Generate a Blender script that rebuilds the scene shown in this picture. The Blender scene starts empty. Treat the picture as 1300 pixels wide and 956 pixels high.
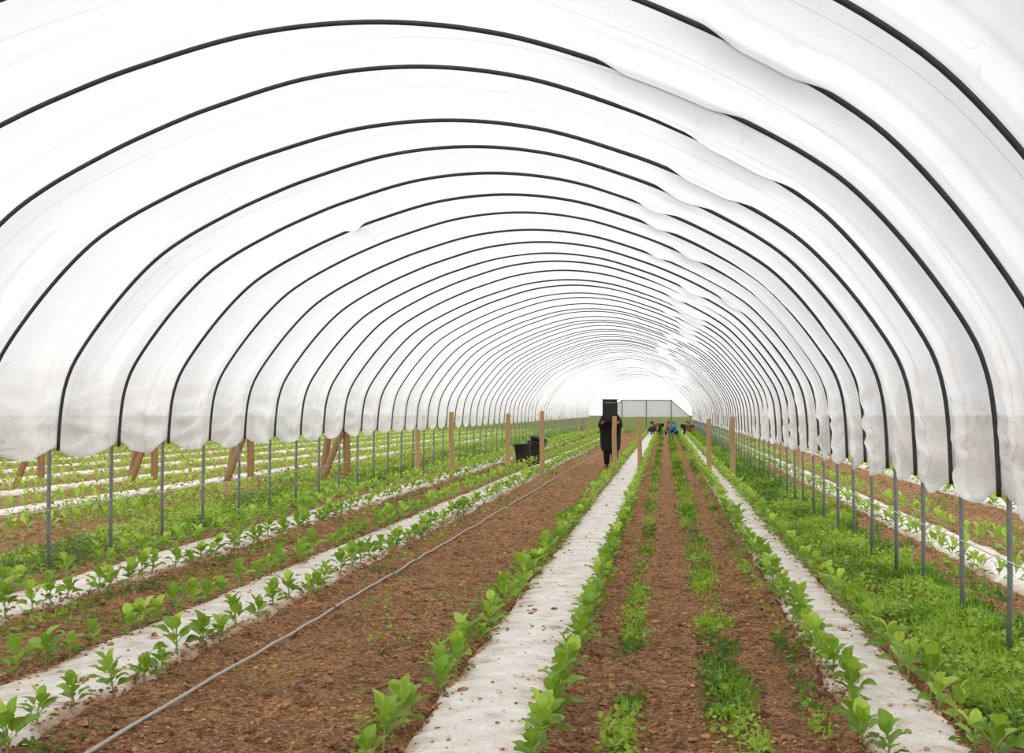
import bpy, math, random
import numpy as np
from mathutils import Vector, Matrix
random.seed(5)
R=np.random.default_rng(11)
H=1.5
SP=1.4377
scene=bpy.context.scene
try:
    scene.view_settings.view_transform='Standard'
    scene.view_settings.look='None'
except Exception as e: print(e)
COL=scene.collection

# ---------------------------------------------------------------- noise
T=R.random((256,256))
def vn(x,y):
    x=np.asarray(x,float);y=np.asarray(y,float)
    xi=np.floor(x).astype(int);yi=np.floor(y).astype(int)
    xf=x-xi;yf=y-yi
    sx=xf*xf*(3-2*xf);sy=yf*yf*(3-2*yf)
    a=T[xi&255,yi&255];b=T[(xi+1)&255,yi&255];c=T[xi&255,(yi+1)&255];d=T[(xi+1)&255,(yi+1)&255]
    return (a*(1-sx)+b*sx)*(1-sy)+(c*(1-sx)+d*sx)*sy
def fbm(x,y,o=4):
    s=0;a=.5;t=0
    for i in range(o):
        s=s+a*vn(x*2**i+17.3*i,y*2**i+9.1*i);t+=a;a*=.5
    return s/t
def sst(a,b,x):
    t=np.clip((x-a)/(b-a),0,1);return t*t*(3-2*t)
def box(x,a,b,e):
    return sst(a-e,a+e,x)*(1-sst(b-e,b+e,x))

# ---------------------------------------------------------------- helpers
def mk(name,V,F,mats,smooth=True,attrs=None,parent=None,midx=None):
    me=bpy.data.meshes.new(name)
    V=np.asarray(V,float)
    me.from_pydata(V.tolist(),[],F.tolist() if isinstance(F,np.ndarray) else F)
    for m in (mats if isinstance(mats,(list,tuple)) else [mats]): me.materials.append(m)
    if smooth: me.shade_smooth()
    if midx is not None: me.polygons.foreach_set('material_index',midx)
    if attrs:
        for k,v in attrs.items():
            a=me.attributes.new(k,'FLOAT','POINT'); a.data.foreach_set('value',np.asarray(v,np.float32))
    o=bpy.data.objects.new(name,me); COL.objects.link(o)
    if parent: o.parent=parent
    return o
def tag(o,label,cat,group=None,kind=None):
    o['label']=label;o['category']=cat
    if group:o['group']=group
    if kind:o['kind']=kind
def tubeVF(P,r,n=8,cap=True):
    P=np.asarray(P,float);m=len(P)
    d=np.gradient(P,axis=0);d/=np.linalg.norm(d,axis=1)[:,None]+1e-9
    up=np.array([0,0,1.]) if abs(d[0][2])<.9 else np.array([0,1.,0])
    u=np.cross(up,d[0]);u/=np.linalg.norm(u)
    V=[]
    rr=np.broadcast_to(r,(m,))
    for i in range(m):
        u=u-d[i]*np.dot(u,d[i]);u/=np.linalg.norm(u);w=np.cross(d[i],u)
        for j in range(n):
            a=2*math.pi*j/n
            V.append(P[i]+rr[i]*(math.cos(a)*u+math.sin(a)*w))
    F=[]
    for i in range(m-1):
        for j in range(n):
            F.append([i*n+j,i*n+(j+1)%n,(i+1)*n+(j+1)%n,(i+1)*n+j])
    if cap:
        F.append(list(range(n))[::-1]);F.append([(m-1)*n+j for j in range(n)])
    return V,F
def boxVF(cx,cy,cz,sx,sy,sz):
    V=[(cx+a*sx/2,cy+b*sy/2,cz+c*sz/2) for a in(-1,1) for b in(-1,1) for c in(-1,1)]
    F=[[0,1,3,2],[4,6,7,5],[0,4,5,1],[2,3,7,6],[0,2,6,4],[1,5,7,3]]
    return V,F
class MB:
    def __init__(s): s.V=[];s.F=[];s.m=[]
    def add(s,VF,mi=0):
        V,F=VF;b=len(s.V);s.V+=[tuple(v) for v in V];s.F+=[[i+b for i in f] for f in F];s.m+=[mi]*len(F);return s

# ---------------------------------------------------------------- materials
class NT:
    def __init__(s,name):
        s.mat=bpy.data.materials.new(name);s.mat.use_nodes=True;s.t=s.mat.node_tree;s.t.nodes.clear()
        s.out=s.n('ShaderNodeOutputMaterial')
    def n(s,ty,**k):
        x=s.t.nodes.new(ty)
        for a,b in k.items(): setattr(x,a,b)
        return x
    def l(s,a,b): s.t.links.new(a,b)
    def noise(s,scale,detail=4,rough=.6,vec=None,sc3=None,dist=0):
        x=s.n('ShaderNodeTexNoise');x.inputs['Scale'].default_value=scale;x.inputs['Detail'].default_value=detail;x.inputs['Roughness'].default_value=rough
        x.inputs['Distortion'].default_value=dist
        tc=s.n('ShaderNodeTexCoord')
        if sc3:
            mp=s.n('ShaderNodeMapping');mp.inputs['Scale'].default_value=sc3;s.l(tc.outputs['Object'],mp.inputs['Vector']);s.l(mp.outputs[0],x.inputs['Vector'])
        else: s.l(tc.outputs['Object'],x.inputs['Vector'])
        return x.outputs['Fac']
    def ramp(s,fac,stops):
        r=s.n('ShaderNodeValToRGB');e=r.color_ramp.elements
        while len(e)<len(stops): e.new(.5)
        for i,(p,c) in enumerate(stops): e[i].position=p;e[i].color=(*c,1)
        s.l(fac,r.inputs['Fac']);return r.outputs['Color']
    def mix(s,f,a,b,mode='MIX'):
        m=s.n('ShaderNodeMix',data_type='RGBA',blend_type=mode)
        for v,i in((f,0),(a,6),(b,7)):
            if isinstance(v,(int,float)): m.inputs[i].default_value=v
            elif isinstance(v,tuple): m.inputs[i].default_value=(*v,1)
            else: s.l(v,m.inputs[i])
        return m.outputs[2]
    def math(s,op,a,b=0.,clamp=False):
        m=s.n('ShaderNodeMath',operation=op);m.use_clamp=clamp
        for v,i in((a,0),(b,1)):
            if isinstance(v,(int,float)): m.inputs[i].default_value=v
            else: s.l(v,m.inputs[i])
        return m.outputs[0]
    def attr(s,name):
        a=s.n('ShaderNodeAttribute',attribute_name=name);return a.outputs['Fac']
    def bump(s,h,st=.5,dist=.02):
        b=s.n('ShaderNodeBump');b.inputs['Strength'].default_value=st;b.inputs['Distance'].default_value=dist;s.l(h,b.inputs['Height']);return b.outputs[0]
    def bsdf(s,col,rough=.8,metal=0,normal=None,spec=.5):
        p=s.n('ShaderNodeBsdfPrincipled')
        if isinstance(col,tuple): p.inputs['Base Color'].default_value=(*col,1)
        else: s.l(col,p.inputs['Base Color'])
        p.inputs['Roughness'].default_value=rough;p.inputs['Metallic'].default_value=metal
        p.inputs['Specular IOR Level'].default_value=spec
        if normal is not None: s.l(normal,p.inputs['Normal'])
        return p.outputs[0]
    def ridge(s,sc3,dist,width):
        f=s.noise(1,2,.5,sc3=sc3,dist=dist)
        a=s.math('ABSOLUTE',s.math('SUBTRACT',f,.5))
        return s.math('SUBTRACT',1.,s.math('DIVIDE',a,width),True)
    def done(s,sh): s.l(sh,s.out.inputs['Surface']);return s.mat
def simple(name,c1,c2,scale=20,rough=.7,metal=0,bump=.2,sc3=None):
    t=NT(name);f=t.noise(scale,4,.6,sc3=sc3)
    return t.done(t.bsdf(t.mix(f,c1,c2),rough,metal,t.bump(f,bump,.01)))

def soil_col(t):
    a=t.noise(1.6,4);b=t.noise(38,6,.80);c=t.noise(9,5,.7)
    col=t.ramp(b,[(.32,(.055,.022,.009)),(.43,(.27,.130,.058)),(.54,(.52,.295,.145)),(.68,(.88,.61,.37))])
    dk=t.ramp(c,[(.38,(.40,.33,.28)),(.50,(1,1,1))])
    col=t.mix(.85,col,dk,'MULTIPLY')
    w=t.ramp(a,[(.4,(.86,.84,.83)),(.65,(1.12,1.06,1.0))])
    return t.mix(1.,col,w,'MULTIPLY'),b,c
t=NT('soil_and_grass')
col,b,c=soil_col(t)
g=t.ramp(t.noise(40,4),[(.3,(.02,.06,.006)),(.7,(.13,.26,.025))])
gf=t.math('MULTIPLY',t.attr('green'),1.0,True)
gf=t.math('SUBTRACT',t.math('MULTIPLY',gf,1.3),t.math('MULTIPLY',t.noise(14,4),1.0),True)
col=t.mix(gf,col,g)
M_ground=t.done(t.bsdf(col,.95,0,t.bump(t.math('ADD',b,c),1.,.03),.12))
t=NT('soil_clod');col,b,c=soil_col(t)
M_clod=t.done(t.bsdf(col,.95,0,t.bump(b,.5,.01),.15))
t=NT('mulch_film')
n1=t.noise(5,4,.6);n2=t.noise(40,3);n3=t.noise(3.2,6,.78)
col=t.ramp(n1,[(.30,(.52,.42,.34)),(.43,(.70,.62,.545)),(.58,(.80,.735,.665)),(.7,(.88,.835,.775))])
sp=t.ramp(n2,[(.33,(.42,.31,.23)),(.39,(1,1,1))])
col=t.mix(.8,col,sp,'MULTIPLY')
df_=t.math('ADD',t.attr('dirt'),t.math('MULTIPLY',t.math('SUBTRACT',n3,.555,True),7.),True)
soilc,_,_=soil_col(t)
col=t.mix(df_,col,soilc)
M_mulch=t.done(t.bsdf(col,.45,0,t.bump(t.noise(9,3,.5,sc3=(1,.45,1)),.7,.04),.4))

# polytunnel film
t=NT('polythene_film')
str1=t.noise(1,3,.5,sc3=(1.0,.7,4));str2=t.noise(.7,3,.5,sc3=(1.5,1,1.5))
dirt=t.attr('dirt')  # weights the tan soiling low down and masks the painted crease shading
base=t.ramp(str2,[(.3,(.895,.90,.905)),(.6,(.935,.935,.935))])
f=t.math('MULTIPLY',dirt,t.math('MULTIPLY',t.math('SUBTRACT',str1,.45,True),2.2,True),True)
base=t.mix(f,base,(.78,.775,.765))
r1=t.ridge((1.5,.8,6.),1.0,.012);r2=t.ridge((2.5,1.3,14.),.6,.018);r3=t.ridge((.8,1.1,1.6),.8,.006)  # ridge lines darken the colour, standing in for crease shading
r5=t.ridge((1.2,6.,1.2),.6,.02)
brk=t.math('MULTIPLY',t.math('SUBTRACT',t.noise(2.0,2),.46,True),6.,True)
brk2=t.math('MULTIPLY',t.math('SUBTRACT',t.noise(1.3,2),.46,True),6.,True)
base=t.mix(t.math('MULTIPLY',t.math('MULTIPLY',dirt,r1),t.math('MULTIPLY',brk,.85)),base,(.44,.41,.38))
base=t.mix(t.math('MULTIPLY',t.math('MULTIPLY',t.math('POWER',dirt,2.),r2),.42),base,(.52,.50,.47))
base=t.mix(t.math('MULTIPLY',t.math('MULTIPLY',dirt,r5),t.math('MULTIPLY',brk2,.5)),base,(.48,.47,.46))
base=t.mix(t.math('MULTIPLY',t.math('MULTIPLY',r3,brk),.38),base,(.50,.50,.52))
base=t.mix(t.attr('fold'),base,(.36,.365,.38))  # grey fold shading mixed into the film colour
tr=t.n('ShaderNodeBsdfTranslucent');t.l(base,tr.inputs[0])
df=t.n('ShaderNodeBsdfDiffuse');t.l(base,df.inputs[0])
tp=t.n('ShaderNodeBsdfTransparent')
nb=t.bump(t.math('ADD',str2,str1),.4,.05);t.l(nb,tr.inputs['Normal']);t.l(nb,df.inputs['Normal'])
m1=t.n('ShaderNodeMixShader');m1.inputs[0].default_value=.18;t.l(tr.outputs[0],m1.inputs[1]);t.l(df.outputs[0],m1.inputs[2])
m2=t.n('ShaderNodeMixShader');m2.inputs[0].default_value=.10;t.l(m1.outputs[0],m2.inputs[1]);t.l(tp.outputs[0],m2.inputs[2])
M_film=t.done(m2.outputs[0])

def leafmat(name,dark,mid_,light,trans=.35):
    t=NT(name)
    r=t.attr('rnd');m=t.attr('mid')
    col=t.ramp(r,[(0,dark),(.5,mid_),(1,light)])
    n=t.noise(60,3);col=t.mix(.35,col,t.ramp(n,[(.3,(.55,.6,.5)),(.7,(1.2,1.15,1.1))]),'MULTIPLY')
    vein=t.math('POWER',m,9.)
    col=t.mix(t.math('MULTIPLY',vein,.55),col,(.45,.55,.2))
    b=t.bsdf(col,.40,0,None,.4)
    tr=t.n('ShaderNodeBsdfTranslucent');t.l(t.mix(.5,col,(.42,.56,.03)),tr.inputs[0])
    mx=t.n('ShaderNodeMixShader');mx.inputs[0].default_value=trans;t.l(b,mx.inputs[1]);t.l(tr.outputs[0],mx.inputs[2])
    return t.done(mx.outputs[0])
M_crop=leafmat('crop_leaf',(.045,.13,.010),(.20,.40,.032),(.54,.76,.11))
M_weed=leafmat('weed_leaf',(.028,.09,.007),(.13,.29,.020),(.36,.54,.05),.28)
M_stem=simple('plant_stem',(.22,.33,.08),(.32,.42,.14),60,.5)
M_hoop=simple('dark_steel_tube',(.022,.023,.027),(.075,.078,.086),15,.42,.3)
M_leg=simple('galvanised_steel',(.13,.145,.15),(.30,.315,.315),12,.5,.4)
M_wood=simple('sawn_timber',(.34,.20,.085),(.64,.43,.22),3,.8,0,.4,sc3=(12,12,1.2))
M_wood2=simple('weathered_timber',(.22,.12,.05),(.44,.27,.13),3,.8,0,.4,sc3=(12,12,1.2))
M_black=simple('black_plastic',(.010,.010,.011),(.026,.026,.028),20,.35)
M_pipe=simple('grey_hose',(.34,.32,.29),(.56,.52,.46),12,.7)
M_wire=simple('pale_cord',(.5,.48,.42),(.68,.66,.6),20,.7)
M_rope=simple('dark_rope',(.05,.05,.05),(.12,.12,.12),30,.8)
M_panel=simple('grey_gable_sheet',(.74,.78,.81),(.82,.85,.88),2,.6)
M_skin=simple('skin',(.55,.33,.23),(.62,.39,.28),20,.5,0,.05)
M_hair=simple('hair',(.02,.013,.01),(.05,.03,.02),60,.6)
M_eye=simple('eye_dark',(.02,.015,.01),(.03,.02,.02),20,.2)
def cloth(n,c): return simple('cloth_'+n,tuple(x*.75 for x in c),tuple(min(1,x*1.2) for x in c),30,.9,0,.3)
C_black=cloth('black',(.007,.007,.009));C_blue=cloth('blue',(.02,.20,.50));C_red=cloth('red',(.40,.05,.035));C_brown=cloth('brown',(.22,.10,.05))
C_navy=cloth('navy',(.02,.03,.07));C_white=cloth('white',(.7,.7,.72));C_tan=cloth('tan',(.42,.22,.10))
M_boot=cloth('boot',(.03,.025,.02))

# ---------------------------------------------------------------- layout (units of H)
STRIPS=[(-3.57,-3.07),(-2.42,-1.90),(-.80,-.36),(.58,.92),(-6.68,-6.22),(-8.13,-7.67),(-9.62,-9.17),(-11.12,-10.67),(-12.72,-12.27),(1.92,2.38),(3.4,3.86)]
def green(xh,y):
    pn=fbm(xh*2.2+5,y*.55+3,4);pn2=fbm(xh*4+50,y*1.4+8,3)
    pa=sst(.44,.56,pn);pb=sst(.48,.60,pn2)
    far=np.clip(y/60,0,1)
    hole=sst(.44,.54,fbm(xh*1.6+30,y*.5+70,3))
    g=np.zeros_like(xh*y)
    g=np.maximum(g,box(xh+ .07*(pn2-.5),1.04,1.64,.05)*(.60+.36*pb))
    g=np.maximum(g,box(xh,-4.35,-3.74,.08)*(.72+.28*hole))
    g=np.maximum(g,box(xh,-5.9,-4.35,.1)*(.04+.5*hole))
    for a,b in((-7.3,-6.95),(-8.75,-8.45),(-10.25,-9.95),(-11.75,-11.45),(-30,-12.9),(2.6,3.2),(4,30)):
        g=np.maximum(g,box(xh,a,b,.12)*(.08+.5*hole))
    g=np.maximum(g,box(xh+.03*(pn-.5),-.19,-.09,.04)*np.maximum(pb*.7,far*.55))
    g=np.maximum(g,box(xh+.05*(pn-.5),.15,.30,.05)*np.maximum(np.maximum(pa,pb)*.75+.08,far*.8))
    g=np.maximum(g,box(xh,.46,.53,.03)*np.maximum(pa*.45,far*.5))
    g=np.maximum(g,box(xh,-.98,-.9,.04)*pb*.45)
    g=np.maximum(g,box(xh,-1.80,-.9,.05)*pb*pa*.12)
    g=np.maximum(g,box(xh,-2.98,-2.86,.05)*np.maximum(pb*.6,far*.5))
    g=np.maximum(g,box(xh,-2.85,-2.5,.08)*pa*pb*.35)
    g=np.maximum(g,box(xh,-1.83,-1.75,.04)*np.maximum(pb*.4,far*.3))
    g=np.maximum(g,box(xh,1.72,1.86,.05)*pb*.5)
    g=np.maximum(g,sst(96,104,y)*1.0+0*xh)
    g=np.maximum(g,sst(-13.5,-16,xh)+0*y)
    return np.clip(g,0,1)
def mound(xh):
    return .05*box(xh,-4.9,-3.75,.16)+.03*box(xh,-5.9,-4.9,.3)
def strip_t(xh):
    best=np.full(np.shape(xh),9.)
    for a,b in STRIPS:
        best=np.minimum(best,np.abs((xh-(a+b)/2)/((b-a)/2)))
    return best
def gz(x,y):
    xh=x/H
    n=fbm(x*7,y*5,4)-.5;n2=fbm(x*2,y*1.6,3)-.5
    gr=green(xh,y)
    z=n*(.085*(1-gr*.6))+n2*.06+mound(xh)
    st=strip_t(xh)
    inside=1-sst(.86,1.0,st)
    ridge=box(st,.98,1.25,.08)*.02
    return z*(1-inside)+ridge-.03*inside
def mz(x,y,a,b):
    t=(x/H-(a+b)/2)/((b-a)/2)
    z=.022+.03*(1-t*t)+.010*(fbm(x*6,y*3+40,3)-.5)+.02*(fbm(x*2,y*1.1+9,2)-.5)
    return z-.07*sst(.80,1.03,np.abs(t)+.32*(fbm(x*3+t*3,y*3,3)-.5))

# ---------------------------------------------------------------- ground
xs=np.concatenate([[-400,-150,-70,-40],np.arange(-30,-10,.3),np.arange(-10,-5.9,.1),np.arange(-5.9,3.0,.03),np.arange(3.0,8,.12),[9,10,12,15,20,30,60,150,400]])
ys=[-60,-30,-15,-8,-5,-3,0,2,4]
y=5.
while y<112: ys.append(y);y*=1.004
ys+=[115,120,130,150,200,300,500]
ys=np.array(ys)
def grid(xs,ys):
    nx,ny=len(xs),len(ys)
    X,Y=np.meshgrid(xs,ys)
    i=np.arange(ny-1)[:,None]*nx+np.arange(nx-1)[None,:]
    F=np.stack([i,i+1,i+nx+1,i+nx],-1).reshape(-1,4)
    return X.ravel(),Y.ravel(),F
X,Y,F=grid(xs,ys)
Z=gz(X,Y)
o=mk('ground',np.stack([X,Y,Z],1),F,M_ground,True,{'green':green(X/H,Y)})
tag(o,'reddish brown tilled soil with green weedy verges','ground',kind='structure')

# ---------------------------------------------------------------- mulch strips
for a,b in STRIPS:
    inner=(-4<a<1.5)
    xs_=np.linspace((a-.04)*H,(b+.04)*H,32 if inner else 10)
    yy=[];y=5.
    while y<103: yy.append(y);y*=(1.006 if inner else 1.02)
    X,Y,F=grid(xs_,np.array(yy))
    tt=np.abs((X/H-(a+b)/2)/((b-a)/2))
    dirt=np.clip(sst(.64,1.0,tt+.75*(fbm(X*5,Y*4,3)-.5)),0,1)  # on the beds this mask is soil dirt alone
    o=mk('mulch_film',np.stack([X,Y,mz(X,Y,a,b)],1),F,M_mulch,True,{'dirt':dirt})
    tag(o,'dusty off-white plastic mulch sheet over a planted bed' if inner else 'pale plastic mulch sheet over a bed outside the tunnel','mulch film','mulch films over the beds')

# ---------------------------------------------------------------- tunnel profile
pp=[(0,2.61),(.5,2.56),(.97,2.42),(1.27,2.30),(1.5,2.19),(1.75,2.05),(1.95,1.90),(2.17,1.66),(2.38,1.37),(2.47,1.18),(2.51,.95),(2.53,.56)]
ctrl=[(-x,z) for x,z in pp[::-1]]+pp[1:]
ctrl=np.array(ctrl)*H
def catmull(P,n=16):
    P=np.vstack([2*P[0]-P[1],P,2*P[-1]-P[-2]]);out=[]
    for i in range(1,len(P)-2):
        for j in range(n):
            t=j/n
            out.append(.5*((2*P[i])+(-P[i-1]+P[i+1])*t+(2*P[i-1]-5*P[i]+4*P[i+1]-P[i+2])*t*t+(-P[i-1]+3*P[i]-3*P[i+1]+P[i+2])*t**3))
    out.append(P[-2]);return np.array(out)
prof=catmull(ctrl)
L=np.concatenate([[0],np.cumsum(np.linalg.norm(np.diff(prof,axis=0),axis=1))]);LT=L[-1]
CX=-1.17*H
def pf(s):
    return np.stack([np.interp(s,L,prof[:,0]),np.interp(s,L,prof[:,1])],-1)
def nrm(s):
    d=pf(np.clip(s+.03,0,LT))-pf(np.clip(s-.03,0,LT));d/=np.linalg.norm(d,axis=-1)[...,None]
    return np.stack([-d[...,1],d[...,0]],-1)
KMAX=72
av={k:random.uniform(-.006,.006) for k in range(-3,KMAX+2)}
av.update({6:-.012,7:.008,8:-.014,9:0,10:0})
def zs(z,a): return z*(1+a*(z/(2.61*H))**2)
hl=.30;hr=.14;hs=np.linspace(hl,LT-hr,110)
P0=pf(hs)
for k in range(3,KMAX+1):
    pts=np.stack([P0[:,0]+CX,np.full(len(hs),SP*k),zs(P0[:,1],av[k])],1)
    V,F=tubeVF(pts,.0162 if k<12 else (.0145 if k<20 else .012),8 if k<20 else 6)
    o=mk('polytunnel_hoop',V,F,M_hoop)
    tag(o,'dark steel tube arch carrying the white polythene cover','tunnel hoop','polytunnel hoops')
    for sgn in(-1,1):
        lx=CX+sgn*2.575*H+random.uniform(-.01,.01)
        g0=float(gz(np.array([lx]),np.array([SP*k]))[0])
        V,F=tubeVF([(lx+random.uniform(-.012,.012),SP*k+random.uniform(-.01,.01),g0-.2),(lx,SP*k,.5),(lx-sgn*.01,SP*k,.86*H),(lx-sgn*.02,SP*k,.92*H)],.018,10)
        l=mk('leg',V,F,M_leg,parent=o);l['label']='galvanised grey steel ground leg'
# film
bands={5:(.187,.50),6:(-.22,.26),7:(.17,.53),8:(.07,.40),9:(.0,.22),4:(-.6,.1)}
NS=230;SUB=16
ks=np.arange(-2*SUB,KMAX*SUB+1)/SUB
ks=np.array([k for i,k in enumerate(ks) if k<26 or i%2==0])
tt=np.linspace(0,1,NS)
offs={};cb={}
for k in range(-3,KMAX+2):
    s=np.linspace(0,LT,400);xh=(pf(s)[:,0]+CX)/H;zz=pf(s)[:,1]/H
    w=np.zeros(400)
    if k in bands: a,b=bands[k]
    else:
        c=random.uniform(-.1,.65);wd=random.uniform(.05,.15);a,b=c-wd,c+wd
    cb[k]=(a,b)
    w=np.maximum(w,box(xh,a,b,.09)*(zz>1.3))
    if k==11:
        c=-2.3;w=np.maximum(w,box(xh,c-.04,c+.04,.03)*(zz>1.3))
    offs[k]=.018-w*.050
V=[];dirtShadeA=[];foldShadeA=[]
sgl=np.linspace(0,LT,400)
def s_at(zh,side):
    s=np.linspace(0,LT,2000);p=pf(s)[:,1]/H
    half=s<LT/2 if side<0 else s>LT/2
    i=np.argmin(np.abs(p[half]-zh));return s[half][i]
sl0=s_at(.735,-1);sr0=s_at(.622,1)
one=np.ones(NS)
for kk in ks:
    k0=int(math.floor(kk));u=kk-k0;us=u*u*(3-2*u)
    y=kk*SP;b4=4*u*(1-u)
    sl=sl0+.05*(vn(kk*2.3,3.3)-.5)+.11*(1-b4)*(.4+vn(k0+.5,5.5))-.05*b4
    sr=sr0-.06*(vn(kk*2.5,8.3)-.5)-.12*(1-b4)*(.4+vn(k0+.5,9.5))+.05*b4
    s=sl+(sr-sl)*tt
    off=np.interp(s,sgl,offs[k0])*(1-us)+np.interp(s,sgl,offs[k0+1])*us
    p=pf(s);n=nrm(s);zh=p[:,1]/H;xh=(p[:,0]+CX)/H
    fark=1-.6*min(1,max(0,(kk-12)/12))
    farsag=min(1,max(0,(k0-24)/22))
    nzs=vn(s*.7+k0*7.7,one*k0*3.1)
    left=1-sst(-3.2,-1.6,xh)
    sag=((.02+.07*nzs)*fark+farsag*(.015+.03*left+.015*nzs))*b4
    skirt=1-sst(.85,1.35,zh)
    off=off-sag*(1-.2*skirt)
    env=(.2+.8*min(1,b4*1.3))
    wy=kk*1.2+.5*vn(s*1.5,one*kk*.7)
    rg_=1-np.abs(2*fbm(s*5.5+2.2*vn(s*1.3,one*kk*1.1),wy,2)-1)
    off=off+(rg_-.7)*(.006+.10*skirt)*env*fark
    off=off+(fbm(s*1.8,one*kk*2.0,2)-.5)*(.02+.05*skirt)*env*fark
    off=off+(fbm(one*kk*5.5,s*1.3,2)-.5)*.08*skirt*env*fark
    a=av[k0]*(1-us)+av[k0+1]*us
    q=p+n*off[:,None]
    V.append(np.stack([q[:,0]+CX,np.full(NS,y),zs(q[:,1],a)],1))
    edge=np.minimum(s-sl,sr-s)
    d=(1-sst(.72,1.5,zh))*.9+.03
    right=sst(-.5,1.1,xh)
    dirtShadeA.append(np.clip(d+.04*right,0,1))
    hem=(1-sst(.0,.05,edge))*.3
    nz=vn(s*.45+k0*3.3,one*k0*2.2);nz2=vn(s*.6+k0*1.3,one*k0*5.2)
    dbl_shade=(.22+.26*nz)*(1-sst(.05,.55+.3*nz2,u))*(.8+.4*right)  # shading bands beside each hoop, like doubled film, painted as grey
    dbl_shade2=.26*box(u,.84-.1*nz2,.97,.03)*(nz>.45)
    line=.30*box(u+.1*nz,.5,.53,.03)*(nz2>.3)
    ca,cb_=cb[k0];tk=box(xh,ca-.15,cb_+.15,.1)*(zh>1.4)*.30*(1-sst(.0,.35,u))  # shade of the tucked film painted around covered hoop spans
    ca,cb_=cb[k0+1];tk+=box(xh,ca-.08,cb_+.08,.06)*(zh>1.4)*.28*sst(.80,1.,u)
    crease_shade=np.clip((rg_-.88)*6,0,1)*(.04+.30*skirt)  # ridges greyed in the colour so creases look shaded
    foldShadeA.append(np.clip(hem+dbl_shade+dbl_shade2+line+tk+.06*right+crease_shade,0,1)*(.35+.65*fark)*(1-.6*farsag))  # sum of painted fold shade, a little greyer on the right side
V=np.concatenate(V)
i=np.arange(len(ks)-1)[:,None]*NS+np.arange(NS-1)[None,:]
F=np.stack([i,i+1,i+NS+1,i+NS],-1).reshape(-1,4)
o=mk('polytunnel_cover',V,F,M_film,True,{'dirt':np.concatenate(dirtShadeA),'fold':np.concatenate(foldShadeA)})
tag(o,'translucent white polythene sheet stretched over the steel hoops','tunnel cover')

# ropes over the film
for k in range(4,22):
    s=np.linspace(.5,LT-.5,70);p=pf(s)+nrm(s)*.06
    fr=np.linspace(.2,.85,70) if k%2 else np.linspace(.85,.2,70)
    V,F=tubeVF(np.stack([p[:,0]+CX,(k+fr)*SP,p[:,1]],1),.004,5)
    o=mk('tie_rope',V,F,M_rope);tag(o,'thin rope slung over the polythene between hoops','rope','tie ropes over the cover')

# end gable frame (tunnel end is open to the bright sky above it)
yE=SP*KMAX-.2
tl,trr=-2.08*H,.31*H;bl,br=-3.1*H,1.25*H;zt,zb=1.54*H,.72*H
mb=MB();mb.add(([(tl,yE+.06,zt),(trr,yE+.06,zt),(br,yE+.06,zb),(bl,yE+.06,zb)],[[0,3,2,1]]))
fr=bpy.data.objects.new('gable_frame',None);COL.objects.link(fr);fr.location=(CX,yE,0)
def ch(name,V,F,m,lab=None):
    V=[(v[0]-CX,v[1]-yE,v[2]) for v in V];x=mk(name,V,F,m,parent=fr)
    if lab:x['label']=lab
ch('sheet',mb.V,mb.F,M_panel,'pale blue-grey gable sheet')
for A,B in(((tl,zt),(trr,zt)),((tl,zt),(bl,zb)),((trr,zt),(br,zb)),((tl,zt),(tl,-.1)),((trr,zt),(trr,-.1)),((bl,zb),(bl,-.1)),((br,zb),(br,-.1)),((-.9*H,zt),(-.9*H,-.1))):
    V,F=tubeVF([(A[0],yE,A[1]),(B[0],yE,B[1])],.022,6);ch('frame_bar',V,F,M_hoop)
tag(fr,'dark framed trapezoid gable opening at the tunnel end','gable frame')

# ---------------------------------------------------------------- lines
yy=np.arange(5,51,.4);xh=np.interp(yy,[5,8,51],[-1.67,-1.66,-1.57])
g=gz(xh*H,yy)
V,F=tubeVF(np.stack([xh*H,yy,g*.4+.024],1),.0095,8)
o=mk('irrigation_hose',V,F,M_pipe);tag(o,'long straight grey hose lying along the soil path','hose')
for side,zh in((1,.39),(-1,.40)):
    yy=np.arange(SP*3,SP*KMAX,SP/4);x=CX+side*(2.555)*H
    V,F=tubeVF(np.stack([np.full(len(yy),x-side*.0),yy,zh*H+.02*(vn(yy,yy*0+side)-.5)],1),.005 if side>0 else .0035,5)
    o=mk('guide_cord',V,F,M_wire);tag(o,'pale cord strung along the steel legs','cord','cords along the legs')

# ---------------------------------------------------------------- timber posts
def post(xh,y,h,r=.055,lean=0,brace=0,label='sawn timber post standing at the end of a bed',mat=None):
    mat=mat or M_wood
    x=xh*H;g=float(gz(np.array([x]),np.array([y]))[0])
    n=8;zz=[-.15,0,.3*h,.7*h,h-.02,h]
    rr=[r,r,r*1.02,r*.98,r*.96,r*.82]
    V,F=tubeVF([(lean*z+.006*math.sin(z*5),0,z) for z in zz],rr,n)
    o=mk('timber_post',V,F,mat,False);o.location=(x,y,g)
    tag(o,label,'wooden post','timber posts at the bed ends')
    if brace:
        V,F=tubeVF([(brace*.50,-.12,-.1),(brace*.30,-.11,.45),(brace*.0,-.105,1.25)],r*.95,n)
        b=mk('brace',V,F,mat,False,parent=o);b['label']='slanting timber brace'
YP=2700/83
for px,top,base in((530,521,605),(573,521,609),(645,524,602),(688,523,606),(780,527,604),(812,527,601),(900,530,608),(930,530,608)):
    p=base-522;post((px-844)/p,2700/p,(base-top)/p*H)
for px,base,br in((52,614,-1),(166,611,0),(196,611,-1),(290,609,0),(318,611,-1),(408,612,0),(440,613,-1)):
    p=base-522;post((px-844)/p,2700/p,1.42,.075,0 if br else .16,br,'braced timber post beside the bed outside the tunnel' if br else 'leaning timber post beside the bed outside the tunnel',M_wood2)
for px in (1015,1056):
    post((px-844)/83,YP,1.1)
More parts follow.
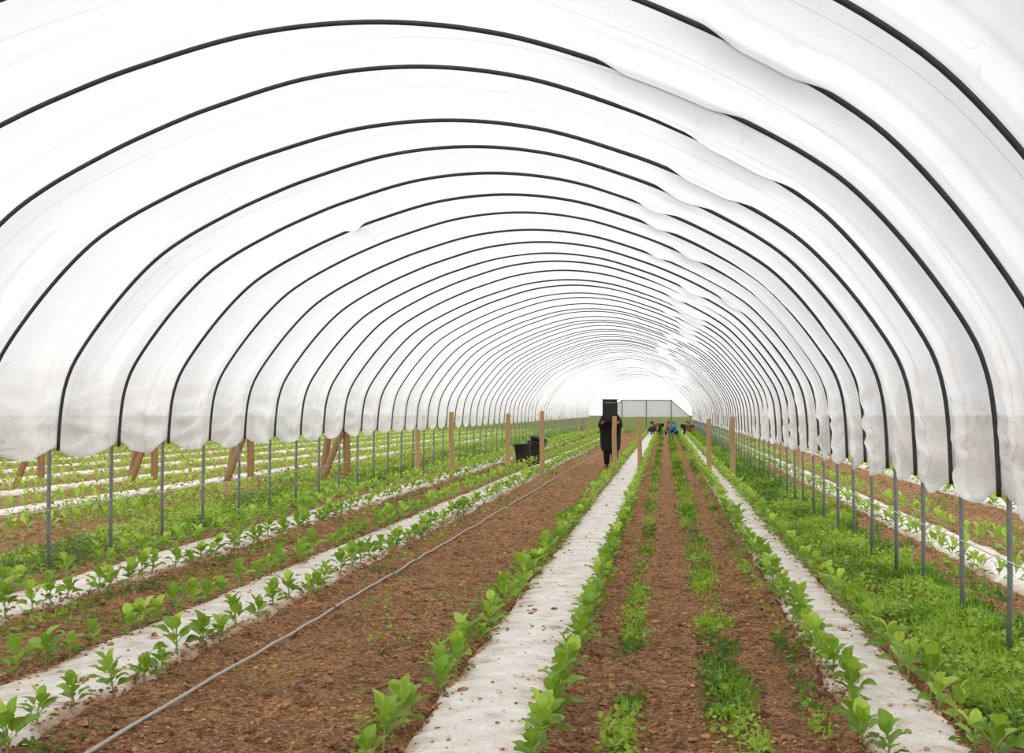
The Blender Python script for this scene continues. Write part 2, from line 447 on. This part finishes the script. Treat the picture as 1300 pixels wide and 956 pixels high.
for px,top,base in((735,531,556),(745,529,557),(690,533,557),(655,533,558)):
    p=base-522;post((px-844)/p,2700/p,(base-top)/p*H,.06)

# ---------------------------------------------------------------- crates and tubs
def crate_mesh(w=.36,d=.30,h=.2):
    mb=MB();t=.012;tw,td=w,d;bw,bd=w*.86,d*.86
    def slat(z0,z1):
        f0=z0/h;f1=z1/h
        for s in(-1,1):
            a0=(bw+(tw-bw)*f0)/2;a1=(bw+(tw-bw)*f1)/2;c0=(bd+(td-bd)*f0)/2;c1=(bd+(td-bd)*f1)/2
            mb.add(([( -a0,s*c0,z0),(a0,s*c0,z0),(a1,s*c1,z1),(-a1,s*c1,z1),(-a0,s*(c0-t),z0),(a0,s*(c0-t),z0),(a1,s*(c1-t),z1),(-a1,s*(c1-t),z1)],
                    [[0,1,2,3],[7,6,5,4],[0,4,5,1],[3,2,6,7],[1,5,6,2],[0,3,7,4]]))
            mb.add(([( s*a0,-c0,z0),(s*a0,c0,z0),(s*a1,c1,z1),(s*a1,-c1,z1),(s*(a0-t),-c0,z0),(s*(a0-t),c0,z0),(s*(a1-t),c1,z1),(s*(a1-t),-c1,z1)],
                    [[0,1,2,3],[7,6,5,4],[0,4,5,1],[3,2,6,7],[1,5,6,2],[0,3,7,4]]))
    slat(0,h*.3);slat(h*.38,h*.52);slat(h*.6,h*1.0)
    for s in(-1,1):
        mb.add(boxVF(0,s*(td/2),h-.008,tw+.05,.04,.02));mb.add(boxVF(s*(tw/2),0,h-.008,.04,td+.05,.02))
        for j in range(-2,3):
            mb.add(boxVF(j*bw*.21,s*(bd+td)/4,h*.5,.016,.03,h*.96))
            mb.add(boxVF(s*(bw+tw)/4,j*bd*.21,h*.5,.03,.016,h*.96))
    mb.add(boxVF(0,0,.006,bw,bd,.012))
    me=bpy.data.meshes.new('crate');me.from_pydata(mb.V,[],mb.F);me.materials.append(M_black);return me
CR=crate_mesh()
def crate(loc,me=CR,rot=(0,0,0),label='black plastic harvest crate in a carried stack',group='carried stack of crates'):
    o=bpy.data.objects.new('harvest_crate',me);COL.objects.link(o);o.location=loc;o.rotation_euler=rot
    tag(o,label,'crate',group);return o
def tub_mesh(w,d,h):
    n=28;prof_=[(.0,.0,0),(.78,.0,0),(.82,.03,0),(.90,.5,0),(.97,.93,0),(1.06,.94,0),(1.08,.97,0),(1.06,1.,0),(.97,1.,0),(.93,.96,0),(.86,.5,0),(.78,.05,0),(.0,.04,0)]
    V=[];F=[]
    for r,z,_ in prof_:
        for j in range(n):
            a=2*math.pi*j/n;c,s=math.cos(a),math.sin(a);e=.45
            V.append((r*w/2*math.copysign(abs(c)**e,c),r*d/2*math.copysign(abs(s)**e,s),z*h))
    for i in range(len(prof_)-1):
        for j in range(n): F.append([i*n+j,i*n+(j+1)%n,(i+1)*n+(j+1)%n,(i+1)*n+j])
    return V,F
TV,TF=tub_mesh(.44,.38,.62)
TM=bpy.data.meshes.new('tub');TM.from_pydata(TV,[],TF);TM.materials.append(M_black);TM.shade_smooth()
HM=[]
for s in(-1,1):
    V,F=tubeVF([(s*.22,-.06,.56),(s*.265,-.055,.56),(s*.275,0,.56),(s*.265,.055,.56),(s*.22,.06,.56)],.010,6)
    m=bpy.data.meshes.new('handle');m.from_pydata([tuple(v) for v in V],[],F);m.materials.append(M_black);HM.append(m)
def tub(loc,rot,label):
    o=bpy.data.objects.new('harvest_tub',TM);COL.objects.link(o);o.location=loc;o.rotation_euler=rot
    tag(o,label,'tub','black tubs on the soil')
    for m in HM:
        h=bpy.data.objects.new('handle',m);COL.objects.link(h);h.parent=o

# ---------------------------------------------------------------- people
def skinned(name,J,E,mat,root,parent=None,sub=1):
    keys=list(J);idx={k:i for i,k in enumerate(keys)}
    me=bpy.data.meshes.new(name+'_tmp');me.from_pydata([J[k][0] for k in keys],[(idx[a],idx[b]) for a,b in E],[])
    ob=bpy.data.objects.new(name+'_tmp',me);COL.objects.link(ob)
    m=ob.modifiers.new('s','SKIN');m.use_smooth_shade=True
    for i,k in enumerate(keys):
        sv=me.skin_vertices[0].data[i];r=J[k][1]
        sv.radius=(r,r) if not isinstance(r,tuple) else r
        sv.use_root=(k==root)
    s=ob.modifiers.new('b','SUBSURF');s.levels=sub;s.render_levels=sub
    dg=bpy.context.evaluated_depsgraph_get()
    nm=bpy.data.meshes.new_from_object(ob.evaluated_get(dg));nm.name=name
    bpy.data.objects.remove(ob);nm.materials.clear();nm.materials.append(mat)
    o=bpy.data.objects.new(name,nm);COL.objects.link(o)
    if parent:o.parent=parent
    return o
def person(P,top,trous,hairm,loc,rotz,label,scale=1.,group=None,cap=None,coat=False):
    J={};E=[]
    V=lambda k:Vector(P[k])
    def j(k,c,r): J[k]=(tuple(c),r)
    j('pel',V('pel'),.115);j('spi',V('pel').lerp(V('che'),.5),.105);j('che',V('che'),.125)
    j('nec',V('nec'),.052);j('chin',V('head')+(V('nec')-V('head'))*.45,.068);j('head',V('head'),.092);up=(V('head')-V('nec')).normalized()
    j('crown',V('head')+up*.075,.07)
    fw=Vector(P['face']).normalized()
    j('nose',V('head')+fw*.105-up*.01,.014)
    E+=[('pel','spi'),('spi','che'),('che','nec'),('nec','chin'),('chin','head'),('head','crown'),('head','nose')]
    for s in('l','r'):
        j('sh'+s,V('sh'+s),.056);j('el'+s,V('el'+s),.041);j('wr'+s,V('wr'+s),.027)
        d=(V('wr'+s)-V('el'+s)).normalized();side=d.cross(Vector((0,0,1)));
        if side.length<.2: side=Vector((1,0,0))
        side.normalize()
        pal=V('wr'+s)+d*.055;j('pa'+s,pal,.03)
        E+=[('che','sh'+s),('sh'+s,'el'+s),('el'+s,'wr'+s),('wr'+s,'pa'+s)]
        nn=side.cross(d)
        for i,(off,ln) in enumerate(((-.03,.065),(-.01,.08),(.01,.075),(.03,.058))):
            a=pal+d*.04+side*off;b=a+d*ln*.5-nn*.008;c=b+d*ln*.35-nn*.025
            j(f'f{s}{i}a',a,.009);j(f'f{s}{i}b',b,.0085);j(f'f{s}{i}c',c,.007)
            E+=[('pa'+s,f'f{s}{i}a'),(f'f{s}{i}a',f'f{s}{i}b'),(f'f{s}{i}b',f'f{s}{i}c')]
        a=pal-d*.015-side*.04;b=a+d*.04-side*.02;j('t'+s+'a',a,.011);j('t'+s+'b',b,.009);E+=[('pa'+s,'t'+s+'a'),('t'+s+'a','t'+s+'b')]
        j('hi'+s,V('hi'+s),.085);j('kn'+s,V('kn'+s),.056);j('an'+s,V('an'+s),.038);j('to'+s,V('to'+s),.032)
        E+=[('pel','hi'+s),('hi'+s,'kn'+s),('kn'+s,'an'+s),('an'+s,'to'+s)]
    body=skinned('person',J,E,M_skin,'pel',sub=2)
    def sub(names,ed,dr,nm,mat,root,extra=None):
        JJ={k:(J[k][0],J[k][1]+dr) for k in names}
        if extra: JJ.update(extra)
        return skinned(nm,JJ,ed,mat,root,body)
    ed=[('pel','spi'),('spi','che'),('che','nec'),('che','shl'),('shl','ell'),('ell','wrl'),('che','shr'),('shr','elr'),('elr','wrr')]
    if coat:
        sub(['nec','shl','ell','wrl','shr','elr','wrr'],ed+[('pel','hem')],.05,'coat',top,'pel',
            {'pel':(P['pel'],(.29,.20)),'spi':(J['spi'][0],(.27,.20)),'che':(P['che'],(.27,.20)),'hem':((0,0,.38),(.27,.20))})
    else: sub(['pel','spi','che','nec','shl','ell','wrl','shr','elr','wrr'],ed,.024,'jacket',top,'pel')
    sub(['pel','hil','knl','anl','hir','knr','anr'],[('pel','hil'),('hil','knl'),('knl','anl'),('pel','hir'),('hir','knr'),('knr','anr')],.04 if coat else .018,'trousers',trous,'pel')
    for s in('l','r'):
        sub(['an'+s,'to'+s],[('an'+s,'to'+s)],.018,'boot',M_boot,'an'+s)
    hc=V('head')+up*.035-fw*.022
    skinned('hair' if not cap else 'cap',{'a':(tuple(hc-up*.06-fw*.03),.07),'b':(tuple(hc),.094),'c':(tuple(hc+up*.055),.07)},[('a','b'),('b','c')],cap or hairm,'b',body,2)
    sd=fw.cross(up).normalized()
    for q in(-1,1):
        c=V('head')+fw*.088+sd*q*.032+up*.012
        e=skinned('eye',{'a':(tuple(c),.011),'b':(tuple(c+fw*.006),.008)},[('a','b')],M_eye,'a',body)
        c=V('head')+sd*q*.094
        e=skinned('ear',{'a':(tuple(c-up*.025),.012),'b':(tuple(c+up*.02),.016)},[('a','b')],M_skin,'a',body)
    body.location=loc;body.rotation_euler=(0,0,rotz);body.scale=(scale,)*3
    tag(body,label,'person',group)
    return body
STAND=dict(pel=(0,-.02,.92),che=(0,0,1.24),nec=(0,.02,1.42),head=(0,.05,1.56),face=(0,1,-.1),
 shl=(-.17,0,1.34),ell=(-.25,.12,1.10),wrl=(-.20,.30,1.20),shr=(.17,0,1.34),elr=(.25,.12,1.10),wrr=(.20,.30,1.20),
 hil=(-.09,-.02,.85),knl=(-.11,.06,.48),anl=(-.11,.06,.10),tol=(-.12,.22,.05),hir=(.09,-.02,.85),knr=(.1,-.02,.48),anr=(.1,-.1,.11),tor=(.1,.05,.05))
BEND=dict(pel=(0,-.05,.72),che=(0,.30,.72),nec=(0,.46,.70),head=(0,.58,.66),face=(0,.5,-.9),
 shl=(-.16,.38,.68),ell=(-.2,.42,.42),wrl=(-.12,.52,.2),shr=(.16,.38,.68),elr=(.2,.40,.42),wrr=(.1,.5,.18),
 hil=(-.09,-.05,.68),knl=(-.13,.08,.38),anl=(-.14,-.06,.09),tol=(-.15,.1,.04),hir=(.09,-.05,.68),knr=(.13,.12,.38),anr=(.14,0,.09),tor=(.15,.16,.04))
SQUAT=dict(pel=(0,-.1,.28),che=(0,.12,.56),nec=(0,.2,.70),head=(0,.27,.82),face=(0,1,-.5),
 shl=(-.16,.12,.62),ell=(-.24,.34,.42),wrl=(-.14,.5,.26),shr=(.16,.12,.62),elr=(.24,.34,.42),wrr=(.12,.5,.22),
 hil=(-.1,-.08,.27),knl=(-.2,.26,.46),anl=(-.17,.04,.09),tol=(-.18,.2,.04),hir=(.1,-.08,.27),knr=(.2,.28,.44),anr=(.17,.06,.09),tor=(.18,.22,.04))
PX,PY=(775-844)/74*H,2700/74
person(STAND,C_black,C_black,M_hair,(PX,PY,.0),math.pi,'person in long dark coat carrying a tall stack of crates',coat=True)
for i in range(5):
    crate((PX+.008*(i%2),PY-.38,1.24+i*.09),CR,(0,0,.04*(i%2)))
def gp(px,base): p=base-522;return ((px-844)/p*H,2700/p,0)
for px,base,P,tp,tr_,rz,lab,cap in(
 (831,553,SQUAT,C_navy,C_black,2.4,'person squatting in a navy jacket, picking at a bed',None),
 (839,552,BEND,C_red,C_navy,1.9,'person in a red top bending over a bed',None),
 (848,553,SQUAT,C_tan,C_navy,3.3,'person crouching in a tan top beside a bed',C_brown),
 (857,554,SQUAT,C_blue,C_navy,2.7,'person crouching in a bright blue jacket',C_blue),
 (868,553,BEND,C_brown,C_black,-1.9,'person in a brown jacket bending low',None),
 (877,552,SQUAT,C_red,C_brown,2.2,'person crouching in a dark red jacket',C_brown)):
    x,y,z=gp(px,base);z=float(gz(np.array([x]),np.array([y]))[0])
    person(P,tp,tr_,M_hair,(x,y,z),rz,lab,.92,'field workers at the far beds',cap)
x,y,_=gp(665,594)
tub((x,y,.02),(0,-.08,.1),'black plastic tub standing on soil beside a timber post')
x2,y2,_=gp(676,591)
tub((x2,y2+.1,.05),(.0,.18,-.2),'black plastic tub leaning slightly among the rows')
tub((x2+.04,y2+.1,.17),(.04,.24,-.1),'black plastic tub nested askew inside another')

# ---------------------------------------------------------------- crop plants
def leaf(V,F,A,B,az,e0,Ln,W,pet,base,nt,nw,droop,rnd,roll=0):
    d=lambda e:np.array([math.cos(az)*math.cos(e),math.sin(az)*math.cos(e),math.sin(e)])
    side=np.array([-math.sin(az),math.cos(az),0])
    p=np.array(base,float);b=len(V)
    for q,wd in((0,.0035),(1,.004)):
        for s in(-1,1): V.append(p+side*s*wd);A.append(.9);B.append(rnd)
        if q==0:p=p+d(e0)*pet
    F.append([b,b+1,b+3,b+2])
    b=len(V);step=Ln/nt
    for i in range(nt+1):
        tq=i/nt;e=e0-droop*tq
        wd=W*.5*(math.sin(math.pi*min(1,tq**.75*.97+.03))**.75)+.002
        n=np.array([-math.cos(az)*math.sin(e),-math.sin(az)*math.sin(e),math.cos(e)])
        for j in range(nw+1):
            w=-1+2*j/nw
            V.append(p+side*w*wd+n*(abs(w)*wd*.35+.12*wd*math.sin(tq*9+w*3+az*3))+n*roll*w*wd);A.append(1-abs(w));B.append(rnd)
        p=p+d(e)*step
    for i in range(nt):
        for j in range(nw):
            q=b+i*(nw+1)+j;F.append([q,q+1,q+nw+2,q+nw+1])
def plant(rg,lod=0):
    V=[];F=[];A=[];B=[]
    n=rg.randint(9,13) if lod==0 else 7
    az=rg.uniform(0,6.28);hgt=rg.uniform(.06,.11)
    for i in range(n):
        f=i/(n-1);az+=2.4+rg.uniform(-.35,.35)
        e=math.radians(20+55*f+rg.uniform(-12,12))
        Ln=rg.uniform(.075,.115)*(1-.3*abs(f-.5))
        leaf(V,F,A,B,az,e,Ln,Ln*rg.uniform(.64,.82),rg.uniform(.025,.05),(0,0,.02+hgt*f),6 if lod==0 else 2,4 if lod==0 else 2,math.radians(rg.uniform(20,75)),min(1,max(0,.2+.55*f+rg.uniform(-.3,.35))),rg.uniform(-.3,.3))
    return np.array(V),F,A,B,hgt
rg=random.Random(3)
PV=[]
for i in range(12):
    V,F,A,B,hgt=plant(rg)
    me=bpy.data.meshes.new('crop_plant');me.from_pydata(V.tolist(),[],F);me.materials.append(M_crop);me.shade_smooth()
    for nm,v in(('mid',A),('rnd',B)):
        a=me.attributes.new(nm,'FLOAT','POINT');a.data.foreach_set('value',np.array(v,np.float32))
    sv,sf=tubeVF([(0,0,-.02),(.002,.001,hgt*.5),(0,0,hgt+.02)],[.006,.005,.003],6)
    ms=bpy.data.meshes.new('stem');ms.from_pydata([tuple(v) for v in sv],[],sf);ms.materials.append(M_stem)
    PV.append((me,ms))
ROWS=[-3.53,-3.10,-2.38,-1.94,-.80,-.36,.61,.89]
OUT=[-6.65,-6.25,-8.1,-7.7,-9.6,-9.2,-11.1,-10.7,-12.7,-12.3,1.93,2.35,3.4,3.85,-5.3,-4.95]
def visible(x,y): 
    px=844+1800*x/y;py=522+2700/y
    return -60<px<1360 and py<1000
cand=[]
for r in ROWS+OUT:
    y=5.6+rg.random()*.4
    while y<100:
        x=r*H+rg.uniform(-.045,.045)
        if visible(x,y) and rg.random()>.04: cand.append((x,y+rg.uniform(-.06,.06),r in ROWS,r))
        y+=.37 if r in ROWS else .45
cand.sort(key=lambda c:c[1] if c[2] else 200+c[1])
def base_z(x,y):
    xh=x/H
    for a,b in STRIPS:
        if a-.02<=xh<=b+.02: return max(float(mz(np.array([x]),np.array([y]),a,b)[0]),float(gz(np.array([x]),np.array([y]))[0]))
    return float(gz(np.array([x]),np.array([y]))[0])
holes=[]
for x,y,inn,r in cand[:299]:
    z=base_z(x,y)
    me,ms=rg.choice(PV)
    o=bpy.data.objects.new('crop_plant',me);COL.objects.link(o)
    o.location=(x,y,z);sc=rg.uniform(.82,1.2);o.scale=(sc,sc,sc*rg.uniform(.95,1.2));o.rotation_euler=(rg.uniform(-.12,.12),rg.uniform(-.12,.12),rg.uniform(0,6.28))
    tag(o,'young bright green leafy crop plant growing through mulch film','crop plant','young crop plants in rows')
    s=bpy.data.objects.new('stem',ms);COL.objects.link(s);s.parent=o
    holes.append((x,y,z))
LV=[plant(rg,1) for _ in range(8)]
V=[];F=[];A=[];B=[];nb=0
for x,y,inn,r in cand[299:]:
    v,f,a,b,_=rg.choice(LV);an=rg.uniform(0,6.28);sc=rg.uniform(1.0,1.4);
    c,s=math.cos(an)*sc,math.sin(an)*sc
    z=base_z(x,y)
    w=np.stack([v[:,0]*c-v[:,1]*s+x,v[:,0]*s+v[:,1]*c+y,v[:,2]*sc+z],1)
    V.append(w);F+=[[q+nb for q in ff] for ff in f];A+=a;B+=[min(1,q+.08) for q in b];nb+=len(w)
o=mk('distant_crop_rows',np.concatenate(V),F,M_crop,True,{'mid':A,'rnd':B})
tag(o,'rows of young green crop plants receding along the beds','crop plants',kind='stuff')

# ---------------------------------------------------------------- weeds / grass
def scatter(N,x0,x1,y0=5.5,y1=101):
    y=y0*np.exp(R.random(N)*math.log(y1/y0));x=x0+(x1-x0)*R.random(N)
    px=844+1800*x/y
    k=(px>-40)&(px<1340)&(R.random(N)<green(x/H,y)**1.4)
    k&=strip_t(x/H)>1.0
    return x[k],y[k]
def weeds(name,zones,lab):
    xs=[];ys=[]
    for N,a,b in zones:
        x,y=scatter(N,a*H,b*H);xs.append(x);ys.append(y)
    x=np.concatenate(xs);y=np.concatenate(ys);n=len(x)
    xh=x/H
    tall=.03+.065*box(xh,-6,-3.68,.1)+.042*box(xh,1.05,1.7,.1)+.03*((xh<-6)|(xh>2))
    tall=tall*(.15+1.8*sst(.3,.7,fbm(x*3,y*1.5,3)))
    z=gz(x,y)+tall*R.random(n)
    az=R.random(n)*6.283;el=np.radians(R.uniform(-10,75,n))
    sz=(.018+.020*R.random(n))*(1+y/28)
    blade=R.random(n)<.2
    ln=np.where(blade,sz*2.2,sz);wd=np.where(blade,sz*.10,sz*.45)
    el=np.where(blade,np.radians(R.uniform(50,88,n)),el)
    d=np.stack([np.cos(az)*np.cos(el),np.sin(az)*np.cos(el),np.sin(el)],1)
    sd=np.stack([-np.sin(az),np.cos(az),R.uniform(-.3,.3,n)],1)
    p=np.stack([x,y,z],1)
    a=p;b_=p+d*(ln*.5)[:,None]+sd*wd[:,None];c=p+d*ln[:,None];c[:,2]-=ln*.12;e=p+d*(ln*.5)[:,None]-sd*wd[:,None]
    V=np.stack([a,b_,c,e],1).reshape(-1,3)
    F=np.arange(4*n).reshape(-1,4)
    rn=np.repeat(np.clip(.05+.9*sst(.3,.7,fbm(x*1.6,y*.8,3))+R.uniform(-.25,.35,n)+ (z-gz(x,y))*2,0,1),4)
    o=mk(name,V,F,M_weed,False,{'mid':np.zeros(4*n),'rnd':rn})
    tag(o,lab,'grass',kind='stuff');print(name,n)
weeds('verge_grass',[(170000,.95,1.85)],'dense low green grass and clover along the steel legs')
weeds('rough_grass',[(190000,-6.0,-3.6),(90000,-14,-6.0),(40000,1.85,5)],'rough green grass and weeds beside the tunnel')
weeds('path_weeds',[(120000,-.3,.55),(40000,-3.05,-2.5),(60000,-1.9,-.86)],'patches of small green weeds in the soil paths')

# ---------------------------------------------------------------- clods
ph=(1+5**.5)/2
ico=np.array([(-1,ph,0),(1,ph,0),(-1,-ph,0),(1,-ph,0),(0,-1,ph),(0,1,ph),(0,-1,-ph),(0,1,-ph),(ph,0,-1),(ph,0,1),(-ph,0,-1),(-ph,0,1)])/1.9
icf=np.array([(0,11,5),(0,5,1),(0,1,7),(0,7,10),(0,10,11),(1,5,9),(5,11,4),(11,10,2),(10,7,6),(7,1,8),(3,9,4),(3,4,2),(3,2,6),(3,6,8),(3,8,9),(4,9,5),(2,4,11),(6,2,10),(8,6,7),(9,8,1)])
N=44000
y=5.6*np.exp(R.random(N)*math.log(40/5.6));x=R.uniform(-3.6*H,1.1*H,N)
g=green(x/H,y);st=strip_t(x/H)
k=(g<.5)&(((st>.75)&(R.random(N)<.9))|(R.random(N)<.07));x=x[k];y=y[k]
sz=R.uniform(.003,.010,len(x))*(1+(R.random(len(x))**8)*2.2)
hx=[];hy=[]
for a,b,c in holes:
    m=rg.randint(12,20)
    for _ in range(m): hx.append(a+rg.gauss(0,.05));hy.append(b+rg.gauss(0,.08))
x=np.concatenate([x,hx]);y=np.concatenate([y,hy]);sz=np.concatenate([sz,R.uniform(.005,.014,len(hx))])
z=gz(x,y)
for a,b in STRIPS[:4]:
    m=(x/H>a)&(x/H<b);z[m]=np.maximum(z[m],mz(x[m],y[m],a,b))
n=len(x)
V=(ico[None]*(.7+.6*R.random((n,12,1))))*sz[:,None,None]*np.stack([R.uniform(.8,1.3,n),R.uniform(.8,1.3,n),R.uniform(.5,.9,n)],1)[:,None,:]
V=V+np.stack([x,y,z+sz*.2],1)[:,None,:]
F=(icf[None]+(np.arange(n)*12)[:,None,None]).reshape(-1,3)
o=mk('soil_clods',V.reshape(-1,3),F,M_clod,False);tag(o,'loose crumbly brown soil clods on paths and around plants','soil',kind='stuff')

# ---------------------------------------------------------------- light
w=bpy.data.worlds.new('overcast');scene.world=w;w.use_nodes=True
nt=w.node_tree;bg=nt.nodes['Background']
tcn=nt.nodes.new('ShaderNodeTexCoord');sep=nt.nodes.new('ShaderNodeSeparateXYZ');nt.links.new(tcn.outputs['Generated'],sep.inputs[0])
ad=nt.nodes.new('ShaderNodeMath');ad.operation='MULTIPLY_ADD';ad.inputs[1].default_value=-.25;nt.links.new(sep.outputs['X'],ad.inputs[0]);nt.links.new(sep.outputs['Z'],ad.inputs[2])
rp=nt.nodes.new('ShaderNodeValToRGB');rp.color_ramp.elements[0].position=0;rp.color_ramp.elements[0].color=(.88,.90,.92,1);rp.color_ramp.elements[1].position=.7;rp.color_ramp.elements[1].color=(1,1,1,1)
nt.links.new(ad.outputs[0],rp.inputs[0]);nt.links.new(rp.outputs[0],bg.inputs[0]);bg.inputs[1].default_value=1.48

# ---------------------------------------------------------------- camera
cd=bpy.data.cameras.new('camera');co=bpy.data.objects.new('camera',cd);COL.objects.link(co);scene.camera=co
co.location=(0,0,H);co.rotation_euler=(math.pi/2,0,0)
cd.sensor_width=36;cd.lens=1800*36/1300;cd.shift_x=-194/1300;cd.shift_y=44/1300;cd.clip_end=1000
